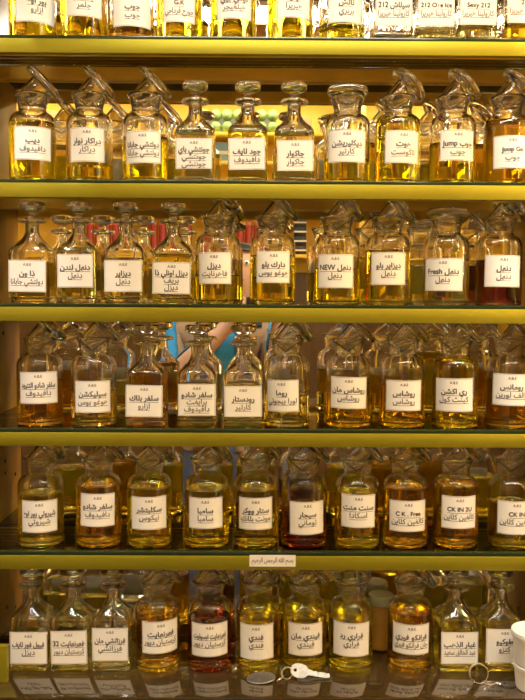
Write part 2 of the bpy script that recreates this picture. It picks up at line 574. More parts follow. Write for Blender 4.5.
def glass_body(out, inn, frost):
    bm = bmesh.new()
    n = len(out)
    loft(bm, out + inn, 56, (lambda k: 1 if n - 1 <= k <= n + 1 else 0) if frost else None)
    return mesh('glass_body', bm, [M['glass'], M['frost']], sharp=50)
ME_RND = glass_body(RND_OUT, RND_IN, True)
ME_SQ = glass_body(SQ_OUT, SQ_IN, False)
bm = bmesh.new()
loft(bm, [(0, -41), (12.5, -41), (14, -39.8), (16.4, -8), (15.2, -6.8), (20, -6.2), (27.5, -5.8), (30.4, -4.4), (31.6, -1.6), (31.5, 1.6), (30, 4), (26.5, 5.6), (18, 6.6), (0, 7)], 48,
     None)
bmesh.ops.recalc_face_normals(bm, faces=bm.faces[:])
old = set(bm.faces)
# the plug is blown hollow
loft(bm, [(0, -38.6), (11, -38.6), (12, -37.6), (14, -8), (12.5, -4), (8, -1.5), (0, -.8)], 40)
new = [f for f in bm.faces if f not in old]
bmesh.ops.recalc_face_normals(bm, faces=new)
bmesh.ops.reverse_faces(bm, faces=new)
ME_STOP_R = mesh('stopper', bm, [M['glass'], M['frost']], sharp=50, recalc=False)
bm = bmesh.new()
loft(bm, [(0, -24), (5, -24), (5.6, -23), (6.5, -1), (6.2, 1), (6.0, 5), (7.2, 8), (12, 10.4), (17, 12.6), (19.4, 15), (20, 17.6), (19.6, 21), (18, 23.2), (15, 24.2), (0, 24.4)], 40)
ME_STOP_S = mesh('stopper', bm, [M['glass'], M['frost']], sharp=50)

def liquid_mesh(inn, level, key):
    """Fills the inside of the bottle up to LEVEL mm; touches the glass so that no air gap shows."""
    up = sorted([(p[0], p[1], p[2] if len(p) > 2 else 2.0) for p in inn], key=lambda p: (p[1], p[0]))
    up = [p for p in up if p[0] > 0]
    prof = [(0, up[0][1] - .6)]
    last = None
    for p in up:
        q = (p[0] + .25, p[1] - (.6 if p[1] < 10 else 0), p[2])
        if p[1] < level - .5:
            prof.append(q); last = q
        else:
            t = (level - last[1]) / max(q[1] - last[1], 1e-6)
            prof.append(tuple(last[i] + (q[i] - last[i]) * t for i in range(3)))
            break
    r, h, n = prof[-1]
    prof += [(r - 1.2, h - 1.0, n), (r - 3.5, h - 1.5, n), (0, h - 1.6)]
    bm = bmesh.new()
    loft(bm, prof, 56)
    return mesh('liquid', bm, LIQ[key], sharp=50)

def label_patch(w, h, place, nu=14):
    """A sheet of paper 0.25 mm thick."""
    bm = bmesh.new()
    g = [[[bm.verts.new(place(-w / 2 + w * i / nu, v, d)) for d in (0, .00025)] for i in range(nu + 1)] for v in (-h / 2, h / 2)]
    for i in range(nu):
        for d in (0, 1):
            bm.faces.new((g[0][i][d], g[0][i + 1][d], g[1][i + 1][d], g[1][i][d]))
        for j in (0, 1):
            bm.faces.new((g[j][i][0], g[j][i + 1][0], g[j][i + 1][1], g[j][i][1]))
    for i in (0, nu):
        bm.faces.new((g[0][i][0], g[1][i][0], g[1][i][1], g[0][i][1]))
    return mesh('label', bm, M['paper'], sharp=40)

YC = .0415                                              # bottle axes stand this far behind the trim
def bottle(kind, xc, lab, lev, liq, stop, lines, label, row):
    zb = (GT + [ZC])[row] + .0002
    rad = .035 if kind == 'R' else .030
    c = ray(xc, (lab[1] + lab[3]) / 2, YC if kind == 'R' else YC - .026)      # a square bottle's outline is that of its front face
    o = empty('perfume_bottle', (c.x, YC, zb))
    tag(o, label, 'bottle', 'perfume bottles on ' + ['the top shelf', 'the second shelf', 'the third shelf', 'the fourth shelf', 'the fifth shelf', 'the bottom counter'][row])
    a, b = ray(lab[0], lab[1], YC - rad), ray(lab[2], lab[3], YC - rad)
    lx, lz = (a.x + b.x) / 2 - c.x, (a.z + b.z) / 2 - zb
    wv, hv = b.x - a.x, a.z - b.z
    level = (ray(xc, lev, YC - rad * .6).z - zb) * 1000
    tilt = R(random.uniform(-1.2, 1.2))
    ct, st = cos(tilt), sin(tilt)
    if kind == 'R':
        rr = rad + .0002
        phi = math.asin(max(-.6, min(.6, lx / rad)))
        w = 2 * rr * math.asin(min(.92, wv / 2 / rr / max(cos(phi), .8)))
        def place(u, v, d=.0004):
            u, v = u * ct - v * st, u * st + v * ct
            q = phi + u / rr
            return ((rr + d) * sin(q), -(rr + d) * cos(q), lz + v)
    else:
        w = min(wv, .0575)
        lx = max(-.001, min(.001, lx))
        rr = rad + .0002
        def place(u, v, d=.0004):
            u, v = u * ct - v * st, u * st + v * ct
            e = max(0, abs(u + lx) - .017) / .013
            return (lx + u, -(rr + d - .0016 * e ** 2), lz + v)
    link('glass_body', ME_RND if kind == 'R' else ME_SQ, o, (0, 0, 0))
    inn = RND_IN if kind == 'R' else SQ_IN
    level = max(10, min(level, 104 if kind == 'R' else 90))
    link('liquid', liquid_mesh(inn, level, liq), o)
    lo = link('label', label_patch(w, hv, place), o)
    link('lettering', lettering(lines, w, hv, place), lo)
    if kind == 'S':
        link('stopper', ME_STOP_S, o, (0, 0, .1308), (0, 0, random.uniform(0, 1)))
    elif stop == 'up':
        link('stopper', ME_STOP_R, o, (0, 0, .1435))
    else:
        th, az = R(45), R(stop)
        cx, cz = (.0165, .1545) if row in (0, 1) else (.017, .1520)
        so = link('stopper', ME_STOP_R, o, (cx * cos(az), cx * sin(az), cz))
        so.rotation_euler = (0, th, az)
    return o

CH = 'كارولينا هيريرا'
ROWS = [
 # ---- top shelf (only the lower halves of these bottles are in the picture)
 [('R', 32.5, (19, -14, 53.5, 21.5), -30, 'gold', 0, ['بور اوم', 'ازارو'], 'round bottle of gold oil at the panel end of the top shelf, label slanting down'),
  ('R', 84, (66.5, -18, 101, 16), -30, 'gold', 0, ['جاكومو', 'جلمر'], 'round gold-oil bottle second along the top shelf from the panel, its label set high'),
  ('R', 131, (114, -8, 150.5, 26), 25, 'brown', 0, ['جوب', 'جوب'], 'round bottle with only a shallow red-brown dreg, third along the top shelf'),
  ('R', 179.5, (163.5, -12, 195, 22), -30, 'lemon', 0, ['G.K', 'جورج قرداحي'], 'round bottle of pale lemon oil with Latin initials on its label, top shelf'),
  ('R', 233.5, (217, -16, 251.5, 18.5), -30, 'lemon', 0, ['تومي بوي', 'هيلفيجر'], 'round bottle of bright lemon oil, fifth along the top shelf'),
  ('R', 290.5, (278, -17, 311, 17.5), -30, 'lemon', 0, ['ميلود', 'هيريرا'], 'round bottle of bright lemon oil with off-centre label, sixth along the top shelf'),
  ('R', 342, (330, -12, 363.5, 22.5), 23, 'lemon', 0, ['تاتش', 'بربري'], 'round top-shelf bottle holding lemon oil only up to the bottom of its label'),
  ('S', 394, (376, -9, 412, 26), 33, 'clear', 0, ['212|سيلاش', CH], 'nearly empty clear bottle, the one whose heading ends in Arabic beside 212, top shelf'),
  ('S', 436.5, (418.5, -9, 454, 26.5), 29, 'pale', 0, ['212 One Ice', CH], 'nearly empty bottle with a trace of pale oil, between two clear ones, top shelf'),
  ('S', 478.5, (460, -9, 496, 25), 25, 'green', 0, ['Sexy 212', CH], 'top-shelf bottle with a little pale green oil under its label'),
  ('S', 525.5, (508, -12, 544, 23), 22, 'amber', 0, ['212', CH], 'amber-bottomed square bottle cut by the photo edge, last of the top shelf')],
 # ---- second shelf
 [('R', 32.8, (15, 126, 49.6, 159.6), 121, 'gold', 8, ['ديب', 'دافيدوف'], 'round bottle of deep gold oil against the panel on the second shelf, stopper askew'),
  ('R', 89.5, (70, 127, 103.4, 161.5), 163, 'gold', 0, ['دراكار نوار', 'دراكار'], 'second-shelf round bottle with gold oil only below its label, stopper askew'),
  ('R', 145.5, (125, 130.5, 160, 163), 136, 'gold', -6, ['دولتشي جابانا', 'دولتشي جابانا'], 'round second-shelf bottle with askew stopper beside the first square decanter'),
  ('S', 194, (175.5, 138, 212, 169), 131, 'pale', 0, ['جونتشي باي', 'جونتشي', 'جونتشي'], 'square decanter with three-line label and pale gold oil on the second shelf'),
  ('S', 247.5, (228, 137.7, 264.5, 169.8), 127, 'gold', 0, ['جود لايف', 'دافيدوف'], 'square decanter of orange-gold oil in front of the reflected green fruit'),
  ('S', 294.5, (277.5, 140, 313.5, 171), 132, 'pale', 0, ['جاكوار', 'جاكوار'], 'square decanter of pale oil beside the upright-stoppered round bottle, second shelf'),
  ('R', 347, (328.6, 129, 365, 162), 158, 'gold', 'up', ['ديكليريشن', 'كارتير'], 'second-shelf round bottle whose mushroom stopper sits upright'),
  ('R', 397.5, (387, 130, 420.5, 163), 118, 'lemon', 5, ['هوت', 'لاكوست'], 'round bottle of lemon-gold oil after the upright-stoppered one, second shelf'),
  ('R', 452.5, (442, 129.5, 474.5, 160.5), 142, 'gold', 0, ['Jump|جوب', 'جوب'], 'round second-shelf bottle with half-height gold oil and a Latin word heading its label'),
  ('R', 506.5, (496, 135, 530, 168), 120, 'amber', -8, ['Joop Go', 'جوب'], 'round bottle of amber oil at the far end of the second shelf')],
 # ---- third shelf
 [('S', 28, (8, 260, 46, 292), 262, 'olive', 0, ['ذا ون', 'دولتشي جابانا'], 'square decanter of dull olive oil against the panel on the third shelf'),
  ('S', 75.5, (57, 254, 93, 287.5), 248, 'pale', 0, ['دنهل لندن', 'دنهل'], 'square decanter of pale oil, second along the third shelf'),
  ('S', 123.5, (104, 260, 142, 292), 258, 'pale', 0, ['ديزاير', 'دنهل'], 'square decanter of pale oil, third along the third shelf'),
  ('S', 172, (152, 262, 190.5, 294), 254, 'gold', 0, ['ديزل اونلي ذا', 'بريف', 'ديزل'], 'square decanter of gold oil with three-line label on the third shelf'),
  ('R', 218, (197.7, 252, 230, 284), 275, 'gold', 30, ['ديزل', 'فاهرنايت'], 'first round bottle after the square decanters on the third shelf'),
  ('R', 272.5, (257, 251, 290, 283), 255, 'gold', -8, ['دارك بلو', 'هوغو بوس'], 'round gold-oil bottle above the middle of the third shelf, full to the label top'),
  ('R', 337, (318, 254, 352, 288), 268, 'gold', 10, ['NEW|دنهل', 'دنهل'], 'round third-shelf bottle with a capitalised Latin word on its label'),
  ('R', 387.5, (372, 252, 405, 285), 250, 'gold', 0, ['ديزاير بلو', 'دنهل'], 'round bottle of gold oil with askew stopper beside the upright-stoppered one, third shelf'),
  ('R', 446, (426, 258, 460, 291), 259, 'green', 'up', ['Fresh|دنهل', 'دنهل'], 'third-shelf round bottle with upright stopper and greenish oil'),
  ('R', 498.5, (487, 255, 521, 287), 260, 'red', 15, ['دنهل', 'دنهل'], 'round bottle of dark red oil at the far end of the third shelf')],
 # ---- fourth shelf
 [('R', 40, (20, 372, 56, 404), 380, 'brown', 0, ['سلفر شادو التتيود', 'دافيدوف'], 'round bottle of brownish oil against the drilled panel on the fourth shelf'),
  ('R', 94, (75, 381, 109.5, 413), 392, 'pale', 5, ['سيليكشن', 'هوغو بوس'], 'round bottle of pale oil, second along the fourth shelf, label hanging low'),
  ('S', 145, (125, 385, 162, 417), 372, 'brown', 0, ['سلفر بلاك', 'ازارو'], 'square decanter of brown oil filled to the shoulder, fourth shelf'),
  ('S', 196.5, (178, 384, 215.5, 416), 384, 'olive', 0, ['سلفر شادو', 'برايفت', 'دافيدوف'], 'square decanter with three-line label before the blue reflection, fourth shelf'),
  ('S', 243, (224, 386, 262, 417), 384, 'olive', 0, ['رودستار', 'كارتير'], 'last square decanter of the fourth shelf, two-line label, olive oil'),
  ('R', 287, (266, 380, 297, 412), 395, 'pale', 22, ['روما', 'لورا بيجوتي'], 'first round bottle after the square decanters on the fourth shelf, pale oil'),
  ('R', 348.5, (331, 377, 366, 409), 379, 'amber', -8, ['روشاس مان', 'روشاس'], 'round bottle of amber oil, second round one after the decanters, fourth shelf'),
  ('R', 402, (387, 380.5, 421, 411), 385, 'amber', 10, ['روشاس', 'روشاس'], 'round bottle of amber oil between two other round ones, eighth along the fourth shelf'),
  ('R', 455, (437, 378.5, 471, 412), 357, 'gold', -10, ['ري اكشن', 'كينث كول'], 'round fourth-shelf bottle filled right to the neck with gold oil'),
  ('R', 509, (495, 374, 529, 406), 380, 'brown', 0, ['رومانس', 'رالف لورين'], 'round bottle of brown oil at the far end of the fourth shelf')],
 # ---- fifth shelf
 [('R', 41, (22, 501, 56, 533), 494, 'olive', 0, ['شيروتي بور اوم', 'شيروتي'], 'round bottle of olive-brown oil against the drilled panel on the fifth shelf'),
  ('R', 99, (80.5, 494, 114, 527), 486, 'amber', 20, ['سلفر شادو', 'دافيدوف'], 'round bottle of amber oil, second along the fifth shelf'),
  ('R', 149.5, (131.7, 497, 166, 530), 488, 'gold', -8, ['سكلبتشر', 'نيكوس'], 'round bottle of gold oil, third along the fifth shelf'),
  ('R', 207, (188.5, 498, 222, 529), 490, 'gold', 0, ['سامبا', 'سامبا'], 'round bottle of gold oil, fourth along the fifth shelf, before the sticker'),
  ('R', 255.5, (239, 498, 272, 530), 490, 'gold', 25, ['ستار ووكر', 'مونت بلانك'], 'round bottle of gold oil standing just above the shelf sticker'),
  ('R', 304, (291, 502, 324.5, 535), 507, 'red', -8, ['سيجار', 'توماني'], 'round bottle of dark red-brown oil on the fifth shelf'),
  ('R', 357, (342, 495, 375, 528), 493, 'gold', 5, ['سنت منت', 'اسكادا'], 'round bottle of gold oil following the dark red one, fifth shelf'),
  ('R', 405, (391, 501, 426, 532), 488, 'amber', 15, ['C K . Free', 'كالفين كلاين'], 'amber fifth-shelf bottle headed by spaced Latin letters, two from the far end'),
  ('R', 455, (443.5, 496.5, 476.5, 529), 485, 'amber', -10, ['CK IN 2U', 'كالفين كلاين'], 'full amber bottle one before the far end of the fifth shelf'),
  ('R', 510.5, (500, 501.5, 534, 535), 503, 'gold', 0, ['CK IN', 'كالفين كلاين'], 'round bottle at the far end of the fifth shelf, label cut by the photo edge')],
 # ---- bottom counter
 [('S', 28.5, (9, 632, 47.5, 664), 637, 'olive', 0, ['فيول فور لايف', 'ديزل'], 'square decanter beside the gold block on the bottom counter'),
  ('S', 69, (50.5, 631, 87, 664), 640, 'olive', 0, ['32|فهرنهايت', 'كرستيان ديور'], 'square decanter with a numeral on its label, second along the counter'),
  ('S', 110.5, (92, 628, 128, 661), 645, 'green', 0, ['فرزاتشي مان', 'فرزاتشي'], 'square decanter with greenish oil, third along the bottom counter'),
  ('R', 157.5, (144, 622, 178, 654), 617, 'amber', 20, ['فهرنهايت', 'كرستيان ديور'], 'round bottle of amber-red oil, first round one along the counter'),
  ('R', 209.5, (192, 624, 227.5, 657), 620, 'red', 5, ['فهرنهايت ابسولوت', 'كرستيان ديور'], 'round bottle of dark red-brown oil on the bottom counter'),
  ('R', 258.3, (239.5, 625, 272.5, 660), 617, 'gold', -8, ['فندي', 'فندي'], 'round bottle of gold oil behind the oval key tag'),
  ('R', 304.3, (289, 624, 322.5, 656), 616, 'gold', 10, ['فيندي مان', 'فيندي'], 'round bottle of amber-gold oil right behind the silver keys'),
  ('R', 350.5, (334, 623.5, 369, 657), 620, 'gold', 'up', ['فراري رد', 'فراري'], 'round counter bottle whose stopper sits upright'),
  ('R', 409.5, (394, 625, 429, 655), 614, 'amber', -10, ['فرانكو فيري', 'جان فرانكو فيري'], 'last round bottle along the counter, amber oil, gap before it'),
  ('S', 459, (441.5, 632, 478, 664), 626, 'olive', 0, ['غبار الذهب', 'عبد الخالق سعيد'], 'square decanter of olive oil behind the loose chrome ring'),
  ('S', 504.5, (485.5, 629, 522, 663), 626, 'olive', 0, ['طوكيو', 'كنزو'], 'square decanter half hidden by the white plastic tub')],
]
for r, row in enumerate(ROWS):
    for b in row:
        bottle(*b, r)

# ------------------------------------------------------------------ things on the counter
# small gold block at the panel end
a, b = ray_z(0, 683, ZC), ray_z(7.2, 683, ZC)
yb = a.y
top = ray(4, 648, yb).z
bl = empty('metal_block', ((a.x + b.x) / 2 - .02, yb, ZC + .0003))
tag(bl, 'small olive-gold metal block standing at the end of the bottom counter', 'block')
boxobj('block_body', M['gold'], (a.x - bl.location.x - .03, b.x - bl.location.x, 0, .010, 0, top - ZC), bl, .001)
boxobj('block_cap', M['gold'], (a.x - bl.location.x - .0305, b.x - bl.location.x + .0006, -.0006, .0106, top - ZC, top - ZC + .002), bl, .0006)

# jar that stands behind the row, in the gap after the upright-stoppered bottle
j0 = ray(380.5, 640, .105)
jar = empty('cream_jar', (j0.x, .1065, ZC + .0003))
tag(jar, 'small amber jar with a pale flat lid behind the gap in the counter row', 'jar')
jt = ray(380.5, 594, .1065).z - ZC
bm = bmesh.new()
loft(bm, [(0, 0), (18, 0), (20, 2), (20, jt * 1000 - 24), (17, jt * 1000 - 19), (17, jt * 1000 - 15), (0, jt * 1000 - 15)], 40)
link('jar_body', mesh('jar_body', bm, M['brown']), jar)
bm = bmesh.new()
h = jt * 1000
loft(bm, [(0, h - 14.8), (20.5, h - 14.8), (21, h - 14), (21, h - 1.5), (20, h), (0, h)], 40)
link('jar_lid', mesh('jar_lid', bm, M['jar_lid']), jar)

# white plastic tubs, one sitting in the other, at the far end
def tub_mesh(H, rb, rt, rim):
    bm = bmesh.new()
    loft(bm, [(0, 0), (rb - 1.5, 0), (rb, 1.5), (rt, H - 7), (rt + rim, H - 6.6), (rt + rim + .7, H - 4), (rt + rim + .5, H - 1), (rt + rim - .6, H), (rt - 1, H - .2), (rt - 1.8, H - 2),
              (rb - 1.6, 3), (rb - 3, 2), (0, 2)], 64)
    return mesh('tub_body', bm, M['white'])
base = ray_z(516, 690, ZC)
tx, ty = base.x + .0315, -.036
H1 = ray(516, 663, ty).z - ZC
lo = empty('plastic_tub', (tx, ty, ZC + .0003))
tag(lo, 'white plastic tub standing on the counter, lower of the two stacked', 'tub', 'stacked white tubs')
link('tub_body', tub_mesh(H1 * 1000, 28.5, 31, 1.8), lo)
H2 = ray(513, 632, ty).z - ZC - H1
hi = empty('plastic_tub', (tx, ty, ZC + H1 + .0006))
tag(hi, 'white plastic tub with wide rim, upper of the two stacked', 'tub', 'stacked white tubs')
link('tub_body', tub_mesh(H2 * 1000, 31.2, 34, 2.2), hi)
bm = bmesh.new()
hh = H2 * 1000
loft(bm, [(0, hh + .3), (35.5, hh + .3), (36.4, hh + 1), (36.2, hh + 2), (35, hh + 2.6), (32, hh + 1.9), (0, hh + 1.6)], 64)
link('tub_lid', mesh('tub_lid', bm, M['white']), hi)

def key_mesh(head, blade):
    """A door key lying flat: round bow with a hole, shoulder, toothed blade."""
    bm = bmesh.new()
    t = .0011
    n = 28
    rings = []
    for z in (-t, t):
        o_ = [bm.verts.new((head * cos(2 * pi * i / n) * (1.0 + .10 * cos(4 * pi * i / n)), head * sin(2 * pi * i / n) * (1 + .12 * cos(4 * pi * i / n)), z)) for i in range(n)]
        i_ = [bm.verts.new((-head * .52 + .0027 * cos(2 * pi * i / n), .0027 * sin(2 * pi * i / n), z)) for i in range(n)]
        rings.append((o_, i_))
    for i in range(n):
        k = (i + 1) % n
        for z in (0, 1): bm.faces.new((rings[z][0][i], rings[z][0][k], rings[z][1][k], rings[z][1][i]))
        bm.faces.new((rings[0][0][i], rings[0][0][k], rings[1][0][k], rings[1][0][i]))
        bm.faces.new((rings[0][1][i], rings[0][1][k], rings[1][1][k], rings[1][1][i]))
    # blade outline with cuts along one edge
    pts = [(head * .86, .0042), (head + .004, .0046), (head + .004, .0040)]
    m = 9
    for i in range(m):
        x = head + .004 + (blade - .004) * (i + .5) / m
        pts.append((x, .0040 if i % 2 == 0 else .0020 + .0006 * (i % 3)))
    pts += [(head + blade, .0010), (head + blade, -.0022), (head + blade - .003, -.0040), (head + .004, -.0040), (head + .004, -.0046), (head * .86, -.0042)]
    lo_ = [bm.verts.new((x, y, -t * .95)) for x, y in pts]
    hi_ = [bm.verts.new((x, y, t * .95)) for x, y in pts]
    bm.faces.new(lo_[::-1]); bm.faces.new(hi_)
    for i in range(len(pts)):
        k = (i + 1) % len(pts)
        bm.faces.new((lo_[i], lo_[k], hi_[k], hi_[i]))
    box(bm, head + .005, head + blade - .004, -.0012, -.0002, t * .9, t * 1.15)
    return mesh('key', bm, M['steel'], True, 30)

def ring_pts(c, r, u, v, n=28):
    return [Vector(c) + Vector(u) * r * cos(2 * pi * i / n) + Vector(v) * r * sin(2 * pi * i / n) for i in range(n)]

def chain(pts, parent, r=.0030, wire=.00055):
    """Oval links along PTS, each turned a quarter from the last."""
    for i in range(len(pts) - 1):
        p, q = Vector(pts[i]), Vector(pts[i + 1])
        m, d = (p + q) / 2, (q - p)
        L = d.length * .5 + wire * 1.5
        d.normalize()
        side = d.cross(Vector((0, 0, 1))).normalized()
        w = side if i % 2 else (side * .55 + Vector((0, 0, .83)))
        bm = bmesh.new()
        tube(bm, [m + d * L * cos(2 * pi * k / 16) + w * r * .6 * sin(2 * pi * k / 16) for k in range(16)], wire, 6, True)
        link('chain_link', mesh('chain_link', bm, M['chrome']), parent)

# the bunch of keys
kc = ray_z(300, 683, ZC)
kb = empty('key_bunch', (kc.x, kc.y, ZC))
tag(kb, 'silver keys on a chain with an oval tag, before the middle bottles', 'keys')
def kloc(px, py, z): return ray_z(px, py, ZC + z) - kb.location
p = kloc(299.5, 671.5, .010)
k1 = link('key', key_mesh(.0126, .034), kb, p + Vector((0, 0, .001)))
k1.rotation_euler = (R(46), R(9), R(-3))
p = kloc(305, 679, .0016)
k2 = link('key', key_mesh(.0115, .030), kb, (p.x, p.y, .0016))
k2.rotation_euler = (0, 0, R(4))
c = kloc(285, 674, .007)
bm = bmesh.new()
tube(bm, ring_pts((c.x + .003, c.y, .0085), .0085, (1, 0, .1), (0, .45, .89)), .0007, 8, True)
tube(bm, ring_pts((c.x + .0036, c.y - .001, .0085), .0082, (1, .1, .1), (0, .45, .89)), .0006, 8, True)
link('key_ring', mesh('key_ring', bm, M['chrome']), kb)
t0, t1 = kloc(277, 681, .002), kloc(283, 677, .006)
chain([t0 + (t1 - t0) * f for f in (0, .33, .66, 1)], kb)
tc = kloc(261, 679.5, .002)
bm = bmesh.new()
loft(bm, [(0, -1.1), (13.5, -1.1), (14.4, -.5), (14.4, .5), (13.6, 1.1), (12.4, .8), (0, .6)], 44)
for v in bm.verts: v.co.x *= 1.55; v.co.y *= .95
tg = link('oval_tag', mesh('oval_tag', bm, M['steel']), kb, (tc.x, tc.y, .0044), (R(12), R(-4), 0))
bm = bmesh.new()
for i in range(7):
    x = -.0135 + .0045 * i
    tube(bm, [(x, -.006 + .001 * (i % 2), .0009), (x + .0018, 0, .0010), (x + .0006, .0055, .0009)], .0006, 6)
link('tag_relief', mesh('tag_relief', bm, M['steel']), tg)

# the loose ring with its clasp, further along
rc = ray_z(479, 684, ZC)
rb = empty('key_ring', (rc.x, rc.y, ZC))
tag(rb, 'chrome split ring with a clasp and flat key reaching behind the white tub', 'key ring')
bm = bmesh.new()
tube(bm, ring_pts((0, .004, .0146), .0142, (1, 0, 0), (0, .35, .94), 40), .00075, 8, True)
tube(bm, ring_pts((.0004, .0028, .0146), .0138, (1, .06, 0), (0, .35, .94), 40), .0007, 8, True)
link('split_ring', mesh('split_ring', bm, M['chrome']), rb)
bm = bmesh.new()
tube(bm, [(.006, -.001, .0022), (.012, -.002, .0040), (.020, -.002, .0042), (.026, -.003, .0030), (.020, -.005, .0018), (.012, -.005, .0016)], .0011, 8, True)
link('clasp', mesh('clasp', bm, M['chrome']), rb)
chain([(.025, -.003, .0022), (.030, -.003, .0022), (.035, -.004, .0020)], rb)
kk = link('key', key_mesh(.0105, .022), rb, (.043, -.004, .0016))
kk.rotation_euler = (0, 0, R(-6))

# ------------------------------------------------------------------ across the shop: what the mirror shows
def mray(px, py, Y):
    """The point at depth Y (in front of the cabinet) that the mirror shows at pixel (px, py)."""
    return ray(px, py, 2 * MIR - Y)
SY = -3.42                                             # front of the display unit on the far wall
ZS = [mray(258, y, SY).z for y in (132, 161, 211, 254)]
un = empty('shop_shelving', (0, 0, 0))
tag(un, 'tall yellow shelving unit across the shop, seen in the mirror', 'shelving')
boxobj('back_panel', M['yellow_board'], (-2.0, 1.58, Y0 + .001, Y0 + .02, 1.66, CEIL - .03), un, 0)
boxobj('lower_panel', M['dark_wood'], (-2.0, 1.58, Y0 + .001, Y0 + .02, 0, 1.66), un, 0)
for z in ZS: boxobj('board', M['yellow_board'], (-2.0, 1.58, Y0 + .02, SY, z - .022, z), un)
for x in (-2.0, .62, 1.55): boxobj('upright', M['yellow_board'], (x, x + .03, Y0 + .02, SY - .004, .9, CEIL - .03), un)
a_, b_ = mray(188, 120, Y0 + .03).x, mray(276, 120, Y0 + .03).x
boxobj('grey_backing', M['grey'], (a_, b_, Y0 + .0205, Y0 + .035, ZS[0] + .001, ZS[0] + .165), un, 0)
boxobj('base_cupboard', M['dark_wood'], (-2.0, 1.58, Y0 + .02, SY + .06, 0, .88), un)
for fx in (-1.3, -.05, 1.1): boxobj('added_lamp_housing', M['white'], (fx - .52, fx + .52, -3.40, -3.33, 2.712, CEIL - .002), un)  # bodies for the added strip lamps
boxobj('top_board', M['yellow_board'], (-2.0, 1.58, Y0 + .02, SY, CEIL - .03, CEIL - .001), un)
for i in range(5): boxobj('cupboard_door', M['dark_wood'], (-1.98 + .71 * i, -1.98 + .71 * i + .69, SY + .061, SY + .08, .06, .84), un)

n = 0
for k in range(8):
    for lay in (0, 1):
        p = mray(193 + k * 11.4, 125, SY - .05)
        bm = bmesh.new()
        bmesh.ops.create_uvsphere(bm, u_segments=20, v_segments=14, radius=.034)
        for v in bm.verts: v.co.z *= 1.06
        f = empty('fruit', (p.x, SY - .05, ZS[0] + .037 + lay * .072), random.random() * 6)
        tag(f, 'pale green fruit in the two-layer row reflected in the mirror, second shelf', 'fruit', 'green fruits on the far shelving')
        link('flesh', mesh('flesh', bm, M['fruit']), f)
        bm = bmesh.new()
        tube(bm, [(0, 0, .034), (.001, 0, .040), (.003, 0, .045)], [.0018, .0014, .0017], 6)
        if lay: link('stem', mesh('stem', bm, M['brown']), f)
        else: bm.free()

def can(px, i):
    p = mray(px, 240, SY - .06)
    c = empty('canister', (p.x, SY - .06, ZS[3] + .0004))
    tag(c, 'red canister with pink lid in the row reflected behind the third shelf', 'canister', 'red canisters on the far shelving')
    bm = bmesh.new()
    loft(bm, [(0, 0), (21, 0), (23, 2), (23, 168), (21, 176), (0, 176)], 28)
    link('canister_body', mesh('canister_body', bm, M['red']), c)
    bm = bmesh.new()
    loft(bm, [(0, 176.4), (19, 176.4), (20, 178), (20, 196), (18.5, 199), (0, 199)], 28)
    link('lid', mesh('lid', bm, M['redcap']), c)
for i, px in enumerate([82, 90.4, 98.8, 107.2, 115.6, 146, 154.4, 162.8, 171.2, 179.6, 188, 232, 240.4, 248.8, 257.2]): can(px, i)

def carton(px, z, w, h, m, label, group=None, Y=SY - .09, d=.07):
    p = mray(px, 240, Y)
    o = empty('carton', (p.x, Y, z + .0004))
    tag(o, label, 'box', group)
    boxobj('carton_body', M[m], (-w / 2, w / 2, -d / 2, d / 2, 0, h), o)
    boxobj('carton_band', M['paper'], (-w / 2 - .0006, w / 2 + .0006, d / 2 - .02, d / 2 + .0006, h * .40, h * .58), o, 0)
for i in range(4):
    carton(300, ZS[3] + i * .0568, .075, .056, 'black', 'black carton, %s of the dark stack in the mirror' % ['lowest', 'second lowest', 'second highest', 'topmost'][i], 'stacked black cartons')
carton(222, ZS[1], .085, .12, 'blue_card', 'blue carton below the green fruits in the mirror', None)
carton(236, ZS[1], .075, .10, 'pink_card', 'pink carton beside the blue one below the green fruits', None)
carton(300, ZS[1], .09, .13, 'pink_card', 'pink carton standing alone, reflected behind the second shelf', None)
carton(58, ZS[1], .10, .14, 'blue_card', 'blue carton at the panel end, reflected behind the second shelf', None)

for i, (sg, wx, ya, yb, pw, pc) in enumerate(CASES):  # unseen showcases, added to brighten the bottles from the sides
    o = empty('wall_showcase', (sg * (wx - .0125), (ya + yb) / 2, 0))
    tag(o, ['lit golden wall showcase on the side of the shop without a window', 'narrow lit golden wall showcase between the window and the cabinet'][i], 'showcase')
    L = (yb - ya) / 2
    def bx_(name, m, x0, x1, *d, **k):
        a, b = -sg * x0, -sg * x1
        return boxobj(name, M[m], (min(a, b), max(a, b), *d), o, **k)
    bx_('back_panel', 'yellow_board', 0, .015, -L, L, .95, 2.5)
    bx_('base_cupboard', 'dark_wood', 0, .30, -L, L, 0, .95)
    bx_('top_board', 'yellow_board', .015, .25, -L, L, 2.46, 2.5)
    for z in (1.25, 1.6, 1.95): bx_('board', 'yellow_board', .015, .19, -L + .02, L - .02, z, z + .018)
    for e in (-1, 1):
        bx_('side_board', 'yellow_board', .015, .19, e * L - .01, e * L + .01, .95, 2.46)
        bm = bmesh.new()
        tube(bm, [(-sg * .222, e * (L - .05), 1.45), (-sg * .222, e * (L - .05), 2.45)], .011, 10)
        link('lamp_tube', mesh('lamp_tube', bm, M['warm_tube']), o)

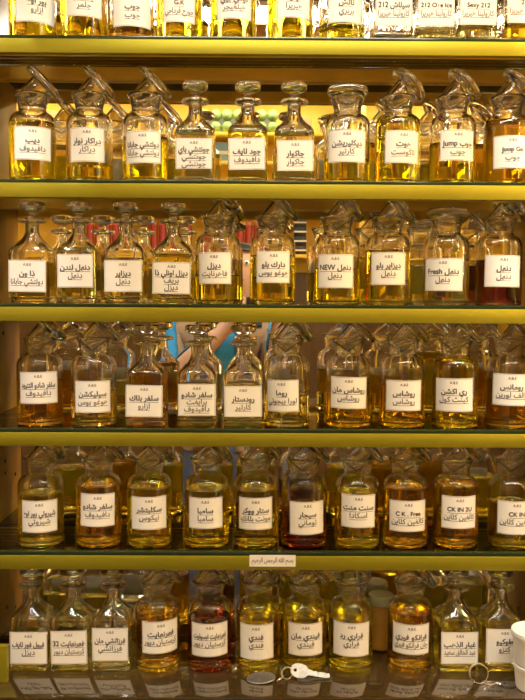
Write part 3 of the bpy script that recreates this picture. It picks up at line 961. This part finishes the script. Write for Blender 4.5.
def brown_box(px, z, w, h, lab, grp):
    p = mray(px, 240, SY - .12)
    o = empty('carton', (p.x, SY - .12, z + .0004))
    tag(o, lab, 'box', grp)
    boxobj('carton_body', M['card'], (-w / 2, w / 2, -.035, .035, 0, h), o)
    boxobj('carton_band', M['gold'], (-w / 2 - .0006, w / 2 + .0006, .0352, .0358, h * .25, h * .4), o, 0)
for i, px in enumerate((84, 104, 128, 150, 172, 334, 378, 398, 416, 436, 456)):
    brown_box(px, ZS[1], (.09, .07, .10)[i % 3], (.10, .13, .085)[i % 3], 'small brown carton with gold band, reflected behind the second shelf', 'brown cartons below the green fruits')
for i, px in enumerate((52, 80, 112, 140, 304, 330, 384, 408, 434, 462)):
    brown_box(px, ZS[0], (.11, .08, .13)[i % 3], (.14, .11, .09)[i % 3], 'brown carton with gold band level with the green fruits', 'brown cartons level with the green fruits')
for i, px in enumerate((336, 380, 402, 424, 446, 470)):
    brown_box(px, ZS[3], (.10, .08, .12)[i % 3], (.17, .12, .14)[i % 3], 'brown carton with gold band, reflected behind the third shelf', 'brown cartons level with the red canisters')

# ceiling tube fittings and downlights: the lamps' own bodies
for i, (bx, by) in enumerate(BATTENS):
    o = empty('tube_fitting', (bx, by, CEIL))
    tag(o, ['twin-tube ceiling fitting over the panel end of the cabinet', 'twin-tube ceiling fitting over the tub end of the cabinet'][i], 'ceiling light', 'ceiling tube fittings')
    boxobj('housing', M['white'], (-.06, .06, -.51, .51, -.045, -.0005), o)
    for s in (-1, 1):
        bm = bmesh.new()
        tube(bm, [(s * .032, -.45, -.066), (s * .032, .45, -.066)], .013, 12)
        tb = link('lamp_tube', mesh('lamp_tube', bm, M['tube']), o)
        for e in (-1, 1):
            boxobj('lamp_holder', M['white'], (s * .032 - .012, s * .032 + .012, e * .463 - .012, e * .463 + .012, -.085, -.045), o)
for i, (sx, sy, p) in enumerate(SPOTS):
    o = empty('downlight', (sx, sy, CEIL))
    tag(o, ['warm downlight nearest the cabinet', 'warm downlight over the wall side of the shop', 'warm downlight over the middle of the shop', 'warm downlight over the window side of the shop'][i], 'ceiling light', 'ceiling downlights')
    bm = bmesh.new()
    loft(bm, [(62, -.5), (78, -.5), (80, -4), (78, -8), (66, -9), (62, -6), (62, -.5)], 40)
    link('trim_ring', mesh('trim_ring', bm, M['chrome']), o)
    bm = bmesh.new()
    bmesh.ops.create_cone(bm, cap_ends=True, segments=32, radius1=.06, radius2=.06, depth=.002, matrix=Matrix.Translation((0, 0, -.003)))
    link('lamp_face', mesh('lamp_face', bm, M['spot_face']), o)
PE = empty('strip_lamp', (0.06, -.465, CTOP + .019))
tag(PE, 'warm strip lamp under the cornice of the display cabinet', 'strip light')
boxobj('housing', M['white'], (-.44, .44, -.02, .03, -.012, 0), PE)

# ------------------------------------------------------------------ the person taking the photograph
def person():
    PX, PY = -.126, -1.47
    V, E, RAD = [], [], []
    def v(x, y, z, r, r2=None, to=None):
        V.append((x, y, z)); RAD.append((r, r2 or r))
        if to is not None: E.append((to, len(V) - 1))
        return len(V) - 1
    pel = v(PX, PY, .93, .145, .105)
    wa = v(PX, PY + .01, 1.08, .130, .095, pel)
    ch = v(PX, PY, 1.25, .155, .110, wa)
    up = v(PX, PY - .01, 1.36, .125, .085, ch)
    ne = v(PX + .03, PY + .01, 1.43, .055, .055, up)
    n2 = v(PX + .045, PY + .035, 1.475, .054, .056, ne)
    jaw = v(PX + .055, PY + .065, 1.525, .062, .070, n2)
    cr = v(PX + .06, PY + .06, 1.60, .076, .088, jaw)
    v(PX + .062, PY + .045, 1.665, .056, .066, cr)
    for s in (-1, 1):
        sh = v(PX + s * .165, PY - .005, 1.355, .062, .062, up)
        el = v(PX + s * .215 + (.02 if s > 0 else 0), PY + .085, 1.155, .044, .044, sh)
        tx_ = .055 if s > 0 else -.055
        m1 = v((PX + s * .215 + tx_) / 2, PY + .145, 1.285, .040, .038, el)
        wr_ = v(tx_ * 1.35, -1.315, 1.405, .027, .024, m1)
        pa = v(tx_ * 1.15, -1.285, 1.435, .033, .017, wr_)
        # four unequal fingers closing on the camera's front, thumb behind
        for q, (dz, L) in enumerate(((.024, .046), (.008, .052), (-.009, .049), (-.025, .038))):
            k = v(tx_ * 1.12, -1.262, 1.444 + dz * .85, .0100, None, pa)
            f = v(tx_ * 1.10 - s * .002, -1.262 + L * .55, 1.448 + dz, .0088, None, k)
            v(tx_ * 1.10 - s * L * .40, -1.262 + L * .68, 1.449 + dz, .0078, None, f)
        t1_ = v(tx_ * 1.0, -1.297, 1.462, .0115, None, pa)
        v(tx_ * .72, -1.302, 1.474, .0092, None, t1_)
        hp = v(PX + s * .088, PY, .84, .088, .092, pel)
        kn = v(PX + s * .095, PY + .02, .48, .056, .060, hp)
        an = v(PX + s * .10, PY - .01, .10, .038, .042, kn)
        he = v(PX + s * .103, PY + .02, .045, .042, .034, an)
        v(PX + s * .115, PY + .13, .032, .040, .026, he)
    me = bpy.data.meshes.new('skin_frame')
    me.from_pydata(V, E, [])
    o = bpy.data.objects.new('skin_frame', me)
    COL.objects.link(o)
    m = o.modifiers.new('skin', 'SKIN')
    m.use_smooth_shade = True
    m.branch_smoothing = .6
    for i, sv in enumerate(me.skin_vertices[0].data):
        sv.radius = RAD[i]
        sv.use_root = (i == 0)
    o.modifiers.new('sub', 'SUBSURF').render_levels = 2
    o.modifiers['sub'].levels = 2
    dg = bpy.context.evaluated_depsgraph_get()
    dg.update()
    bme = bpy.data.meshes.new_from_object(o.evaluated_get(dg))
    bpy.data.objects.remove(o)
    bme.materials.clear(); bme.materials.append(M['skin'])
    zmin = min(q.co.z for q in bme.vertices)
    root = empty('person', (PX, PY, 0))
    tag(root, 'person in teal shirt and tan waistcoat holding up a black camera, mirrored behind the decanters', 'person')
    def sub(me_):
        return link(me_.name, me_, root, (-PX, -PY, -zmin if me_.name.startswith(('b', 's', 'w', 't')) else 0))
    bme.name = 'body'
    bo = link('body', bme, root, (-PX, -PY, -zmin))
    # shape the face a little: brow to chin flattened, nose drawn out
    hc = Vector((PX + .06, PY + .06, 1.585))
    for q in bme.vertices:
        d = q.co - hc
        if abs(d.x) < .012 and d.y > .06 and -.035 < d.z < .02: q.co.y += .018 * (1 - abs(d.x) / .012) * (1 - abs(d.z + .012) / .035)
    def garment(name, cond, off, mname, cuts=()):
        bm = bmesh.new(); bm.from_mesh(bme)
        for co, no in cuts: bmesh.ops.bisect_plane(bm, geom=bm.verts[:] + bm.edges[:] + bm.faces[:], plane_co=co, plane_no=no)
        bm.normal_update()
        kill = [f for f in bm.faces if not cond(f.calc_center_median())]
        bmesh.ops.delete(bm, geom=kill, context='FACES')
        bm.normal_update()
        for q in bm.verts: q.co += q.normal * off
        bmesh.ops.solidify(bm, geom=bm.faces[:], thickness=.002)
        g = bpy.data.meshes.new(name); bm.to_mesh(g); bm.free()
        g.polygons.foreach_set('use_smooth', [True] * len(g.polygons))
        g.materials.append(M[mname])
        return link(name, g, root, (-PX, -PY, -zmin))
    garment('shirt', lambda c: .88 < c.z < 1.455 and (c.y < -1.335) and not (c.z > 1.40 and abs(c.x - PX - .03) < .05), .007, 'teal', [((0, 0, .88), (0, 0, 1)), ((0, -1.335, 0), (0, 1, 0)), ((0, 0, 1.40), (0, 0, 1))])
    garment('waistcoat', lambda c: .92 < c.z < 1.40 and c.y < -1.37 and abs(c.x - PX) < .165 and not (c.y > PY and abs(c.x - PX - .005) < .045), .014, 'tan',
            [((0, 0, .92), (0, 0, 1)), ((0, 0, 1.40), (0, 0, 1)), ((PX - .040, 0, 0), (1, 0, 0)), ((PX + .050, 0, 0), (1, 0, 0)), ((PX - .165, 0, 0), (1, 0, 0)), ((PX + .165, 0, 0), (1, 0, 0))])
    garment('trousers', lambda c: .09 < c.z < .97 and abs(c.x - PX) < .24 and c.y < PY + .2, .010, 'denim', [((0, 0, .97), (0, 0, 1)), ((0, 0, .09), (0, 0, 1))])
    garment('shoe', lambda c: c.z < .085, .006, 'black')
    garment('scarf', lambda c: 1.365 < c.z < 1.475 and c.y < -1.39 and abs(c.x - PX - .03) < .11, .020, 'navy',
            [((0, 0, 1.365), (0, 0, 1)), ((0, 0, 1.475), (0, 0, 1)), ((PX - .08, 0, 0), (1, 0, 0)), ((PX + .14, 0, 0), (1, 0, 0))])
    garment('hair', lambda c: c.z > 1.55 and (c.y < hc.y + .012 or c.z > 1.635), .012, 'hair', [((0, 0, 1.55), (0, 0, 1)), ((0, 0, 1.635), (0, 0, 1)), ((0, hc.y + .012, 0), (0, 1, 0))])
    for s in (-1, 1):
        bm = bmesh.new()
        bmesh.ops.create_uvsphere(bm, u_segments=16, v_segments=10, radius=.0088, matrix=Matrix.Translation((PX + .06 + s * .029, hc.y + .0665, 1.598)))
        eo = link('eye', mesh('eye', bm, M['eye']), root, (-PX, -PY, -zmin))
        bm = bmesh.new()
        bmesh.ops.create_uvsphere(bm, u_segments=12, v_segments=8, radius=.0048, matrix=Matrix.Translation((PX + .06 + s * .029, hc.y + .0725, 1.598)))
        link('iris', mesh('iris', bm, M['black']), eo)
        bm = bmesh.new()
        bmesh.ops.create_uvsphere(bm, u_segments=14, v_segments=10, radius=1, matrix=Matrix.Translation((PX + .06 + s * .082, hc.y + .0, 1.59)) @ Matrix.Diagonal((.009, .017, .028, 1)))
        link('ear', mesh('ear', bm, M['skin']), root, (-PX, -PY, -zmin))
    bm = bmesh.new()
    bmesh.ops.create_uvsphere(bm, u_segments=16, v_segments=8, radius=1, matrix=Matrix.Translation((PX + .06, hc.y + .078, 1.541)) @ Matrix.Diagonal((.022, .008, .007, 1)))
    link('mouth', mesh('mouth', bm, M['lip']), root, (-PX, -PY, -zmin))
person()
# the camera in the person's hands, lens towards the shelves
cb = empty('compact_camera', (0, -1.262, CAM_Z))
tag(cb, 'black compact camera held up in both hands before the mirror', 'camera')
boxobj('camera_body', M['black'], (-.037, .037, -.018, .012, -.030, .028), cb, .004)
bm = bmesh.new()
bmesh.ops.create_cone(bm, cap_ends=True, segments=32, radius1=.023, radius2=.021, depth=.028, matrix=Matrix.Translation((0, .028, 0)) @ Matrix.Rotation(-pi / 2, 4, 'X'))
lb = link('lens_barrel', mesh('lens_barrel', bm, M['black']), cb)
bm = bmesh.new()
bmesh.ops.create_cone(bm, cap_ends=True, segments=32, radius1=.014, radius2=.014, depth=.001, matrix=Matrix.Translation((0, .0428, 0)) @ Matrix.Rotation(-pi / 2, 4, 'X'))
link('front_glass', mesh('front_glass', bm, M['counter']), lb)
bm = bmesh.new()
bmesh.ops.create_cone(bm, cap_ends=True, segments=20, radius1=.005, radius2=.005, depth=.004, matrix=Matrix.Translation((-.024, 0, .030)))
link('shutter_button', mesh('shutter_button', bm, M['chrome']), cb)

bpy.data.objects.remove(TXT_O)
